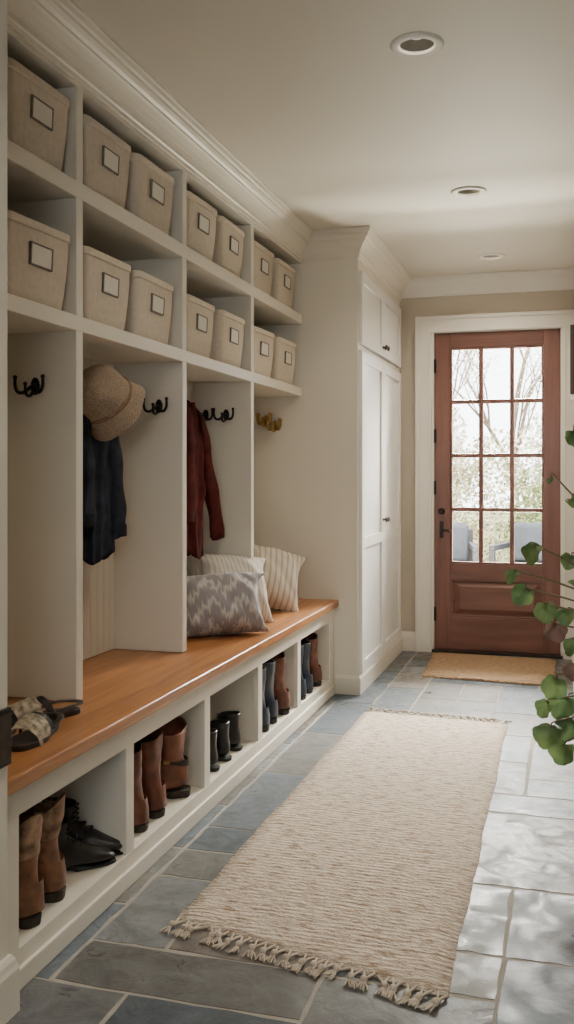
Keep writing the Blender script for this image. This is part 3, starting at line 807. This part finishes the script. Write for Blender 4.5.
# ------------------------------------------------------------------ footwear
def ell(pb, pf, w, n=24, sq=.85):
    pb = Vector((pb[0], 0, pb[1])); pf = Vector((pf[0], 0, pf[1])); c = (pb + pf) / 2; h = (pf - pb) / 2
    out = []
    for k in range(n):
        a = 2 * math.pi * k / n
        ca, sa = math.cos(a), math.sin(a)
        out.append(c + h * math.copysign(abs(ca) ** sq, ca) + Vector((0, 1, 0)) * w * math.copysign(abs(sa) ** sq, sa))
    return out

def outline(L0, L1, wh, wb, n=36, sc=1.0):
    pts = []
    ln = L1 - L0
    for k in range(n):
        a = 2 * math.pi * k / n
        x = (L0 + L1) / 2 + ln / 2 * math.cos(a) * sc
        t = (x - L0) / ln
        w = wh + (wb - wh) * (1 / (1 + math.exp(-(t - .45) * 10))) - .006 * math.exp(-((t - .42) / .15) ** 2)
        y = w * math.copysign(abs(math.sin(a)) ** .62, math.sin(a)) * sc + .006 * math.sin(math.pi * t)
        pts.append((x, y))
    return pts

def boot(name, label, Ht, mu_, ms, style='plain', group='boots in the bench cubbies', wtop=.056, heel=.022, category='boot', mshaft=None, lean=0.0, seed=1, cr=1.0):
    e = empty(name, label=label, category=category, group=group)
    rnd = random.Random(seed); z0 = heel
    ph = [rnd.uniform(0, 6.28) for _ in range(4)]
    bm = bmesh.new(); R = []
    def topring(z, s=1.0, dz=0.0, x0=-.052, x1=.062):
        t = max(0, (z - .12) / .16)
        r = ell((x0 * s + .005 * (1 - s) + lean * t, z), (x1 * s + lean * t, z), wtop * s)
        out = []
        for p in r:
            a = math.atan2(p.y, p.x - .005 - lean * t)
            k = 1 + cr * (.040 * math.sin(3 * a + ph[0] + 22 * z) + .030 * math.sin(5 * a + ph[1] - 30 * z))
            cx_ = .005 + lean * t
            out.append(Vector((cx_ + (p.x - cx_) * k, p.y * k, p.z + dz * math.cos(2 * a) + .006 * cr * math.sin(a + ph[2]))))
        return out
    dz = .018 if style == 'cowboy' else 0
    R.append(topring(Ht * .72, .86)); R.append(topring(Ht, .93, dz)); R.append(topring(Ht, 1.0, dz))
    if Ht > .2:
        R.append(topring(Ht * .90, .955, dz * .5)); R.append(topring(Ht * .82, .98)); R.append(topring(Ht * .75, .85)); R.append(topring(Ht * .68, .90)); R.append(topring(Ht * .60, .78, x0=-.05, x1=.058))
    R.append(ell((-.045, z0 + .088), (.048, z0 + .104), .037))
    R.append(ell((-.054, z0 + .055), (.064, z0 + .090), .037))
    R.append(ell((-.060, z0 + .020), (.085, z0 + .074), .039))
    R.append(ell((-.035, z0 + .001), (.105, z0 + .066), .040))
    R.append(ell((.03, z0 * .8), (.130, z0 + .052), .042))
    R.append(ell((.09, z0 * .5 + .006), (.155, z0 + .036), .046))
    R.append(ell((.140, .012), (.185, .046), .045))
    R.append(ell((.185, .013), (.208, .036), .034 if style != 'cowboy' else .026))
    R.append(ell((.208, .016), (.216, .027), .014))
    loft(bm, R)
    finish('boot_upper', bm, mu_, parent=e, smooth=True, sub=1)
    if mshaft:
        bm = bmesh.new()
        loft(bm, [topring(Ht + .001, 1.015, dz), topring(Ht * .90, .975, dz * .5), topring(Ht * .82, 1.00), topring(Ht * .75, .87), topring(Ht * .68, .92), topring(Ht * .61, .81, x0=-.051, x1=.059)], cap0=False, cap1=False)
        finish('boot_shaft', bm, mshaft, parent=e, smooth=True, sub=1)
    bm = bmesh.new()
    o_ = outline(-.064, .219, .034, .048)
    loft(bm, [[(x, y, .001 if x > .07 else heel - .008) for x, y in o_], [(x, y, .009 if x > .07 else heel + .001) for x, y in o_]])
    finish('sole', bm, ms, parent=e, smooth=False, bevel=.002)
    bm = bmesh.new()
    ho = [(x, y) for x, y in outline(-.064, .02, .033, .034, 24)]
    loft(bm, [[(x * .92 - .002, y * .90, 0) for x, y in ho], [(x, y, heel + .001) for x, y in ho]])
    finish('heel', bm, ms, parent=e, bevel=.002)
    if style in ('cowboy', 'pull'):
        for s in (-1, 1):
            bm = bmesh.new()
            pts = catmull([(.004 + lean, s * (wtop * 1.01), Ht - .045 - dz), (.004 + lean, s * (wtop + .004), Ht + .005 - dz), (.004 + lean, s * (wtop - .004), Ht + .012 - dz), (.004 + lean, s * (wtop - .010), Ht - .02)], 4)
            rr = [[Vector(p) + Vector((dx, 0, dz_)) for dx, dz_ in ((-.009, 0), (.009, 0), (.009, .002), (-.009, .002))] for p in pts]
            loft(bm, rr); finish('pull_strap', bm, mshaft or mu_, parent=e)
        bm = bmesh.new()
        loft(bm, [ell((-.0575, z0 + .075), (-.0, z0 + .09), .0395), ell((-.0635, z0 + .040), (.01, z0 + .04), .0405), ell((-.0640, z0 + .008), (.0, z0 + .004), .040)], cap0=False, cap1=False)
        finish('heel_counter', bm, mu_, parent=e, smooth=True)
    if style == 'lace':
        bm = bmesh.new()
        for i in range(6):
            t = i / 5; z = z0 + .066 + (Ht - z0 - .080) * t
            x = .105 - .05 * min(1, t * 2.2) if z < z0 + .10 else .060
            tube(bm, catmull([(x - .014, -.026, z - .004), (x + .005, 0, z + .004), (x - .014, .026, z - .004)], 4), .0028, 6)
        finish('laces', bm, M['sole'], parent=e, smooth=True)
    if style == 'strap':
        bm = bmesh.new()
        r = ell((-.058, z0 + .07), (.070, z0 + .098), .041); 
        r2 = [p + Vector((0, 0, .018)) for p in ell((-.055, z0 + .07), (.064, z0 + .100), .041)]
        loft(bm, [r, r2], cap0=False, cap1=False)
        finish('ankle_strap', bm, ms, parent=e, smooth=True)
        boxes('buckle', [(.0, .02, .040, .046, z0 + .085, z0 + .108)], M['brass'], parent=e, bevel=.002)
    return e

FZ = 0.0885
def setp(o, x, y, deg, z=FZ, s=1.0):
    o.location = (x, y, z); o.rotation_euler = (0, 0, math.radians(deg)); o.scale = (s, s, s); return o
c1 = boot('cowboy_boot', 'worn slouchy brown western boot standing in a cubby', .240, M['tanleather'], M['sole'], 'cowboy', 'western boots', heel=.026, mshaft=M['palesuede'], lean=-.012, wtop=.050, cr=1.7)
setp(c1, -1.275, 2.02, 160)
c2 = copy_thing(c1); setp(c2, -1.29, 2.14, 196)
k1 = boot('ankle_boot', 'black leather lace-up ankle boot in a shoe cubby', .175, M['blackleather'], M['blacksole'], 'lace', 'black ankle boots', wtop=.048, heel=.018)
setp(k1, -1.345, 2.28, 46, s=.84)
k2 = copy_thing(k1); setp(k2, -1.385, 2.39, 26, s=.88)
br = boot('tall_boot', 'creased chestnut brown leather boot standing in a shoe cubby', .255, M['brownleather'], M['sole'], 'pull', 'brown leather boots', lean=.008, seed=4, cr=1.6, wtop=.062)
setp(br, -1.285, 2.63, 190)
br2 = copy_thing(br); setp(br2, -1.285, 2.765, 168)
cg = boot('short_boot', 'wide cognac leather boot with ankle strap in a shoe cubby', .215, M['redleather'], M['sole'], 'strap', 'brown leather boots', wtop=.090, seed=6, cr=1.3)
setp(cg, -1.285, 2.945, 204, s=1.12)
for (x, y, d) in ((-1.27, 3.24, 188), (-1.27, 3.375, 172), (-1.275, 3.51, 182)):
    k = copy_thing(k1); setp(k, x, y, d, s=.82)
nv = boot('rain_boot', 'dark navy rubber boot standing in a shoe cubby', .265, M['navyrubber'], M['blacksole'], 'pull', 'boots beneath the far bench', seed=8, cr=1.2, wtop=.062)
setp(nv, -1.27, 3.80, 184, s=1.02)
nv2 = copy_thing(nv); setp(nv2, -1.275, 3.94, 172, s=1.02)
x = copy_thing(br); setp(x, -1.27, 4.10, 184, s=1.05)
x = copy_thing(nv); setp(x, -1.27, 4.39, 186, s=1.0)
x = copy_thing(nv); setp(x, -1.27, 4.53, 176, s=.95)
x = copy_thing(br); setp(x, -1.27, 4.69, 180, s=1.0)

# sandals
def sandal():
    e = empty('sandal', label='flat dark leather sandal with light patterned woven upper on the bench', category='sandal', group='sandals on the bench')
    bm = bmesh.new(); o_ = outline(-.12, .13, .033, .046)
    loft(bm, [[(x, y, 0) for x, y in o_], [(x, y, .012) for x, y in o_], [(x * .98, y * .96, .015) for x, y in o_]])
    finish('footbed', bm, M['sole'], parent=e, bevel=.002)
    def strap(x0, x1, w, hgt, wd, m_, nm, tilt=0):
        bm = bmesh.new(); rr = []
        for k in range(19):
            a = math.pi * k / 18
            x = x0 + (x1 - x0) * k / 18 + .012 * math.sin(a)
            y = w * math.cos(a); z = .006 + hgt * math.sin(a) ** .75
            rr.append([(x - wd, y, z + tilt * wd), (x + wd, y, z - tilt * wd), (x + wd, y * .94, z + .004 - tilt * wd), (x - wd, y * .94, z + .004 + tilt * wd)])
        loft(bm, rr); return finish(nm, bm, m_, parent=e, bevel=.001)
    strap(.042, .036, .047, .046, .034, M['pattern'], 'woven_strap', .28)
    strap(-.022, .0, .040, .050, .009, M['blackleather'], 'instep_strap', .3)
    bm = bmesh.new()
    tube(bm, catmull([(-.015, .036, .02), (-.07, .038, .030), (-.112, .022, .030), (-.120, 0, .031), (-.112, -.022, .030), (-.07, -.038, .030), (-.015, -.036, .02)], 5), .009, 8, flat=.3)
    finish('heel_strap', bm, M['blackleather'], parent=e, smooth=True)
    return e
s1 = sandal(); setp(s1, -1.300, 2.13, 278, BT + .0005)
s2 = copy_thing(s1); setp(s2, -1.385, 2.29, 236, BT + .0005)

# ------------------------------------------------------------------ rugs
def rug(name, label, corners, th, material, amp, seed):
    (ax_, ay_), (bx_, by_), (cx_, cy_), (dx_, dy_) = corners
    nx, ny = 16, 90; bm = bmesh.new(); T = []; B = []
    cx = sum(c[0] for c in corners) / 4; cy = sum(c[1] for c in corners) / 4
    rr_ = random.Random(seed)
    for j in range(ny + 1):
        v = j / ny; wob = amp * (math.sin(v * 17 + seed) + .6 * math.sin(v * 41)) + rr_.uniform(-amp, amp) * .45; rt = []; rb_ = []
        for i in range(nx + 1):
            u = i / nx
            x = (ax_ * (1 - u) + bx_ * u) * (1 - v) + (dx_ * (1 - u) + cx_ * u) * v
            y = (ay_ * (1 - u) + by_ * u) * (1 - v) + (dy_ * (1 - u) + cy_ * u) * v
            x += wob * (1 if u > .5 else -1) * abs(2 * u - 1) ** 3
            e = min(1, min(u, 1 - u) * 14 + .3) * min(1, min(v, 1 - v) * 50 + .4)
            rt.append(bm.verts.new((x - cx, y - cy, th * e + .0006 * math.sin(v * 90) + .0004 * math.sin(u * 20 + v * 31))))
            rb_.append(bm.verts.new((x - cx, y - cy, 0.0)))
        T.append(rt); B.append(rb_)
    for j in range(ny):
        for i in range(nx):
            bm.faces.new((T[j][i], T[j][i + 1], T[j + 1][i + 1], T[j + 1][i])); bm.faces.new((B[j][i], B[j + 1][i], B[j + 1][i + 1], B[j][i + 1]))
        bm.faces.new((T[j][0], T[j + 1][0], B[j + 1][0], B[j][0])); bm.faces.new((T[j][nx], B[j][nx], B[j + 1][nx], T[j + 1][nx]))
    for i in range(nx):
        bm.faces.new((T[0][i], B[0][i], B[0][i + 1], T[0][i + 1])); bm.faces.new((T[ny][i], T[ny][i + 1], B[ny][i + 1], B[ny][i]))
    e = empty(name, (cx, cy, .0008), label=label, category='rug')
    finish('rug_field', bm, material, parent=e, smooth=True)
    return e, cx, cy
RC = [(-.985, 2.295), (-.258, 2.125), (-.270, 4.53), (-.957, 4.58)]
rg, rcx, rcy = rug('runner_rug', 'cream and tan woven runner rug with knotted fringe on slate', RC, .009, M['rug'], .003, 3)
def tassel_mesh(seed):
    rnd = random.Random(seed); bm = bmesh.new()
    q = rnd.uniform(-.012, .012); kl = -.020 - rnd.uniform(0, .018)
    tube(bm, catmull([(-.012, .008, .005), (-.005 + q * .4, -.012, .006), (q, kl + .005, .006)], 3), .0032, 6)
    tube(bm, catmull([(.013, .008, .005), (.005 + q * .4, -.012, .006), (q, kl + .005, .006)], 3), .0032, 6)
    ball(bm, (q, kl, .009), .0090, 10)
    sw = rnd.uniform(-.010, .010)
    for s in range(6):
        a = (s - 2.5) * .0034 + rnd.uniform(-.002, .002)
        tube(bm, catmull([(q, kl - .002, .007), (q + a * .9 + sw * .3, kl - .014, .005), (q + a * 1.7 + sw + rnd.uniform(-.004, .004), kl - .026 - rnd.uniform(0, .014), .003)], 3), .0020, 6)
    me = bpy.data.meshes.new('tassel'); bmesh.ops.recalc_face_normals(bm, faces=bm.faces); bm.to_mesh(me); bm.free(); me.materials.append(M['rope'])
    for p in me.polygons: p.use_smooth = True
    return me
TM = [tassel_mesh(s) for s in range(9)]
rt = random.Random(9)
for end in (0, 1):
    a, b = (RC[0], RC[1]) if end == 0 else (RC[3], RC[2])
    nT = 22
    for i in range(nT):
        t = (i + .5 + rt.uniform(-.15, .15)) / nT
        o = bpy.data.objects.new('tassel', TM[rt.randrange(9)]); put(o, rg)
        o.location = (a[0] + (b[0] - a[0]) * t - rcx, a[1] + (b[1] - a[1]) * t - rcy, 0)
        ang = math.atan2(b[1] - a[1], b[0] - a[0])
        o.rotation_euler = (0, 0, ang + (math.pi if end else 0) + rt.uniform(-.35, .35))
rug('door_mat', 'tan jute door mat in front of the wooden door', [(-.81, 5.46), (-.07, 5.41), (-.075, 6.16), (-.84, 6.19)], .012, M['jute'], .003, 5)

# ------------------------------------------------------------------ outlet box on near wall end
ob = empty('wall_outlet', (XN, 1.735, .605), label='black outlet box on the painted wall end above the bench', category='outlet')
boxes('outlet_body', [(0.0005, .012, -.045, .062, -.062, .062)], M['blackmetal'], parent=ob, bevel=.003)
boxes('outlet_plate', [(.012, .015, -.036, .052, -.052, .052)], M['bronze'], parent=ob, bevel=.001)

pf = empty('picture_frame', (XR, 5.30, 1.76), label='dark framed picture hanging on the wall by the door', category='picture')
boxes('frame', [(-.034, -.001, -.20, -.175, -.18, .18), (-.034, -.001, .175, .20, -.18, .18), (-.034, -.001, -.20, .20, -.18, -.155), (-.034, -.001, -.20, .20, .155, .18)], M['darkwood'], parent=pf, bevel=.002)
boxes('print', [(-.010, -.001, -.175, .175, -.155, .155)], M['paper'], parent=pf)

# ------------------------------------------------------------------ plant
pl = empty('potted_plant', (0.27, 3.28, 0), label='leafy green houseplant with long arching stems in a glazed pot', category='plant')
bm = bmesh.new(); lathe(bm, [(.10, 0.001), (.12, .01), (.15, .18), (.165, .28), (.170, .30), (.158, .30), (.150, .27), (.10, .25)], 40)
finish('pot', bm, M['pot'], parent=pl, smooth=True)
bm = bmesh.new(); lathe(bm, [(.148, .255), (.150, .27), (.06, .277), (.01, .279)], 32)
finish('soil', bm, M['soil'], parent=pl, smooth=True)
LV = [(-.10, .94, .038), (-.165, .85, .030), (-.13, .785, .038), (-.07, .76, .036), (-.045, .67, .038), (-.055, 1.155, .013), (.015, 1.31, .032), (.01, 1.09, .030),
      (.01, .90, .030), (.02, .82, .036), (.0, .73, .036), (-.035, .50, .042), (-.05, .36, .048), (.0, .42, .048), (-.01, .31, .042), (.02, .57, .034), (.03, .64, .034), (.02, .36, .046), (-.065, .42, .032)]
rl = random.Random(12)
for i in range(24):
    LV.append((rl.uniform(.08, .55), rl.uniform(.4, 1.35), rl.uniform(.035, .05)))
bml = bmesh.new(); bms = bmesh.new()
for i, (lx, lz, s) in enumerate(LV):
    ly = 3.2 + rl.uniform(-.12, .12)
    c = Vector((lx - .27, ly - 3.28, lz))
    mid = Vector((c.x * .35 + rl.uniform(-.03, .03), c.y * .5, .27 + (c.z - .27) * .62 + .08))
    tube(bms, catmull([(rl.uniform(-.05, .05), rl.uniform(-.05, .05), .26), mid, c + Vector((.02, 0, .02 if lz < .6 else 0)), c], 5), [.005, .002], 6)
    nrm = Vector((rl.uniform(-.7, .5), -1 + rl.uniform(-.1, .5), rl.uniform(.0, 1.3))).normalized()
    dn = Vector((rl.uniform(-.9, .4), 0, -1)); xx = dn.cross(nrm).normalized(); dd = nrm.cross(xx)
    mi = 1 if i in (4, 15) else 0
    n = 24; ctr = bml.verts.new(c); ring1 = []; ring2 = []
    for k in range(n):
        a = 2 * math.pi * k / n
        lob = 1 + .05 * math.cos(5 * a) + .03 * math.sin(9 * a)
        notch = 1 - .55 * math.exp(-((a - math.pi) / .28) ** 2)
        r = s * lob * notch * (1 + .10 * math.cos(a))
        for q, lst_ in ((.55, ring1), (1, ring2)):
            zz = .24 * s * math.sin(q * 2) - .32 * s * q * q * (1 + math.cos(2 * a)) + .08 * s * math.sin(6 * a) * q
            lst_.append(bml.verts.new(c + (dd * math.cos(a) + xx * math.sin(a)) * r * q + dd * s * .5 * q + nrm * zz))
    for k in range(n):
        j = (k + 1) % n
        f = bml.faces.new((ctr, ring1[k], ring1[j])); f.material_index = mi
        f = bml.faces.new((ring1[k], ring2[k], ring2[j], ring1[j])); f.material_index = mi
finish('foliage', bml, [M['leaf'], M['leafred']], parent=pl, smooth=True)
finish('stems', bms, M['stem'], parent=pl, smooth=True)

# ------------------------------------------------------------------ garden
boxes('lawn', [(-14, 12, 9.6, 34, -0.2, -0.12)], M['lawn'], kind='structure')
boxes('patio', [(-6, 5, 6.41, 9.6, -0.2, -0.06)], M['patio'], kind='structure')
def patio_chair():
    e = empty('patio_chair', label='dark grey cushioned patio armchair on the terrace', category='chair', group='patio chairs')
    boxes('seat_cushion', [(-.28, .28, -.26, .26, .28, .42)], M['outchair'], parent=e, bevel=.04, segs=3)
    boxes('back_cushion', [(-.28, .28, .16, .30, .42, .78)], M['outchair'], parent=e, bevel=.04, segs=3)
    boxes('chair_frame', [(-.33, .33, -.30, .34, .22, .28), (-.33, -.28, -.30, .34, .55, .60), (.28, .33, -.30, .34, .55, .60), (-.33, -.28, -.30, -.25, .28, .55), (.28, .33, -.30, -.25, .28, .55), (-.33, .33, .30, .34, .28, .72)], M['outframe'], parent=e, bevel=.006)
    for sx in (-.31, .31):
        for sy in (-.28, .31):
            boxes('leg', [(sx - .02, sx + .02, sy - .02, sy + .02, 0, .22)], M['outframe'], parent=e, bevel=.004)
    return e
pc = patio_chair(); pc.location = (-1.12, 8.6, -.06); pc.rotation_euler = (0, 0, math.radians(10))
copy_thing(pc, (-.28, 8.75, -.06), (0, 0, math.radians(-14)))

def shrub(name, label, c, r, n, material, s=0.05, seed=0):
    rnd = random.Random(seed); bm = bmesh.new()
    for i in range(n):
        d = Vector((rnd.gauss(0, 1), rnd.gauss(0, 1), rnd.gauss(0, 1))).normalized()
        q = rnd.uniform(.55, 1.0) * (1 + .18 * math.sin(5 * d.x + seed) * math.cos(4 * d.z))
        p = Vector((d.x * r[0], d.y * r[1], d.z * r[2])) * q
        a = Vector((rnd.gauss(0, 1), rnd.gauss(0, 1), rnd.gauss(0, 1))).normalized(); b = a.orthogonal().normalized(); ss = s * rnd.uniform(.6, 1.4)
        vs = [bm.verts.new(p + a * ss * k1 + b * ss * .6 * k2) for k1, k2 in ((-1, 0), (0, -1), (1, 0), (0, 1))]
        bm.faces.new(vs)
    o = finish(name, bm, material, label=label, category='shrub'); o.location = c
    return o
shrub('garden_shrub', 'rounded green garden shrub beyond the terrace', (.1, 11.2, .55), (.8, .7, .78), 4600, M['bush'], .03, 1)
shrub('garden_shrub', 'dense green hedge shrub beyond the terrace', (-2.3, 11.6, .45), (.9, .7, .7), 3800, M['bush'], .03, 2)
shrub('garden_shrub', 'tall olive green shrub in the garden', (.9, 13.4, 1.0), (.9, .8, 1.2), 5000, M['bush'], .035, 3)
shrub('garden_shrub', 'haze-pale yellowish shrub in the garden', (-1.1, 13.4, .75), (.9, .6, .95), 4600, M['bushpale'], .03, 4)
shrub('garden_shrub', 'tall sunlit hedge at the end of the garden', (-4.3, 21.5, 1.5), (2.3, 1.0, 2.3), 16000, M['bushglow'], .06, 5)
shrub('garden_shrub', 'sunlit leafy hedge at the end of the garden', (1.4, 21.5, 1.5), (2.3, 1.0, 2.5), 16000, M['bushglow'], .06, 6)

def tree(c, h, seed, label, lf, nl=18):
    rnd = random.Random(seed); bm = bmesh.new(); tips = []
    def br_(p, d, l, r, lv):
        pts = [p]
        for i in range(3):
            d = (d + Vector((rnd.uniform(-.18, .18), rnd.uniform(-.18, .18), rnd.uniform(-.02, .12)))).normalized(); pts.append(pts[-1] + d * l / 3)
        tube(bm, pts, [r, r * .62], 5)
        if lv == 0: tips.append(pts[-1]); return
        for k in range(3 if lv > 1 else 4):
            q = pts[rnd.choice((1, 2, 3, 3))]
            nd = (d + Vector((rnd.uniform(-.9, .9), rnd.uniform(-.9, .9), rnd.uniform(-.1, .6)))).normalized()
            br_(q, nd, l * .66, r * .55, lv - 1)
    br_(Vector((0, 0, 0)), Vector((0, 0, 1)), h * .42, h * .014, 4)
    e = empty('garden_tree', c, label=label, category='tree')
    finish('branches', bm, M['bark'], parent=e)
    bm = bmesh.new()
    for t in tips:
        for i in range(nl):
            p = t + Vector((rnd.gauss(0, .22), rnd.gauss(0, .22), rnd.gauss(0, .22))); a = Vector((rnd.gauss(0, 1), rnd.gauss(0, 1), rnd.gauss(0, 1))).normalized(); b = a.orthogonal().normalized()
            bm.faces.new([bm.verts.new(p + a * .03 * k1 + b * .02 * k2) for k1, k2 in ((-1, 0), (0, -1), (1, 0), (0, 1))])
    finish('leaves', bm, lf, parent=e)
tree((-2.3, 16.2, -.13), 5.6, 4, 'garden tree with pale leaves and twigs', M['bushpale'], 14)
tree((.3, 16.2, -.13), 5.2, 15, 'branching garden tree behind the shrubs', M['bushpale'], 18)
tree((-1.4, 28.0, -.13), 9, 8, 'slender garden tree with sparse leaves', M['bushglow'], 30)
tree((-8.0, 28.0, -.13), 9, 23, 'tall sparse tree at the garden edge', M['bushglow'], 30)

# ------------------------------------------------------------------ light
w = bpy.data.worlds.new('World'); scene.world = w; w.use_nodes = True
bg = w.node_tree.nodes['Background']; bg.inputs[0].default_value = (0.94, 0.965, 1.0, 1); bg.inputs[1].default_value = 7.0
def area(name, loc, direction, sx, sy, e, col):
    l = bpy.data.lights.new(name, 'AREA'); l.shape = 'RECTANGLE'; l.size = sx; l.size_y = sy; l.energy = e; l.color = col
    o = bpy.data.objects.new(name, l); put(o); o.location = loc
    o.rotation_euler = Vector(direction).to_track_quat('-Z', 'Z').to_euler()
    return o
area('door_fill_light', (-0.35, 7.6, 3.1), (-.12, -1, -.90), 1.8, 1.4, 3300, (1, .95, .87))  # added area lamp, no real fixture; pushes daylight in through the door
area('ceiling_fill_light', (-0.45, 6.80, 0.0), (0, -.30, 1), 1.2, 0.3, 720, (1, .92, .76))  # added lamp kept low outside to brighten the ceiling near the door
area('ceiling_fill_light', (-0.45, 7.25, 0.02), (0, -.75, 1), 1.3, 0.5, 260, (1, .92, .76))  # second added lamp, carries the ceiling glow further into the room
for (x, y) in DL:
    l = bpy.data.lights.new('downlight_lamp', 'SPOT'); l.energy = 25; l.color = (1, .86, .68); l.spot_size = math.radians(145); l.spot_blend = .8; l.shadow_soft_size = .03
    o = bpy.data.objects.new('downlight_lamp', l); put(o); o.location = (x, y, H + .012)
s = bpy.data.lights.new('sun', 'SUN'); s.energy = 11; s.color = (1, .93, .80); s.angle = .03
o = bpy.data.objects.new('sun', s); put(o); o.rotation_euler = Vector((.5, .75, -.8)).to_track_quat('-Z', 'Z').to_euler()
scene.view_settings.exposure = 0.55

# ------------------------------------------------------------------ camera
cd = bpy.data.cameras.new('camera'); cam = bpy.data.objects.new('camera', cd); put(cam)
cd.sensor_fit = 'VERTICAL'; cd.sensor_height = 24.0; cd.sensor_width = 24.0
cd.lens = 24.0 * 948 / 1024
cd.shift_y = -38 / 1024
cam.location = (0, 0, 1.17); cam.rotation_euler = (math.radians(90), 0, math.atan(281 / 948))
cd.clip_start = 0.02; cd.clip_end = 200
scene.camera = cam
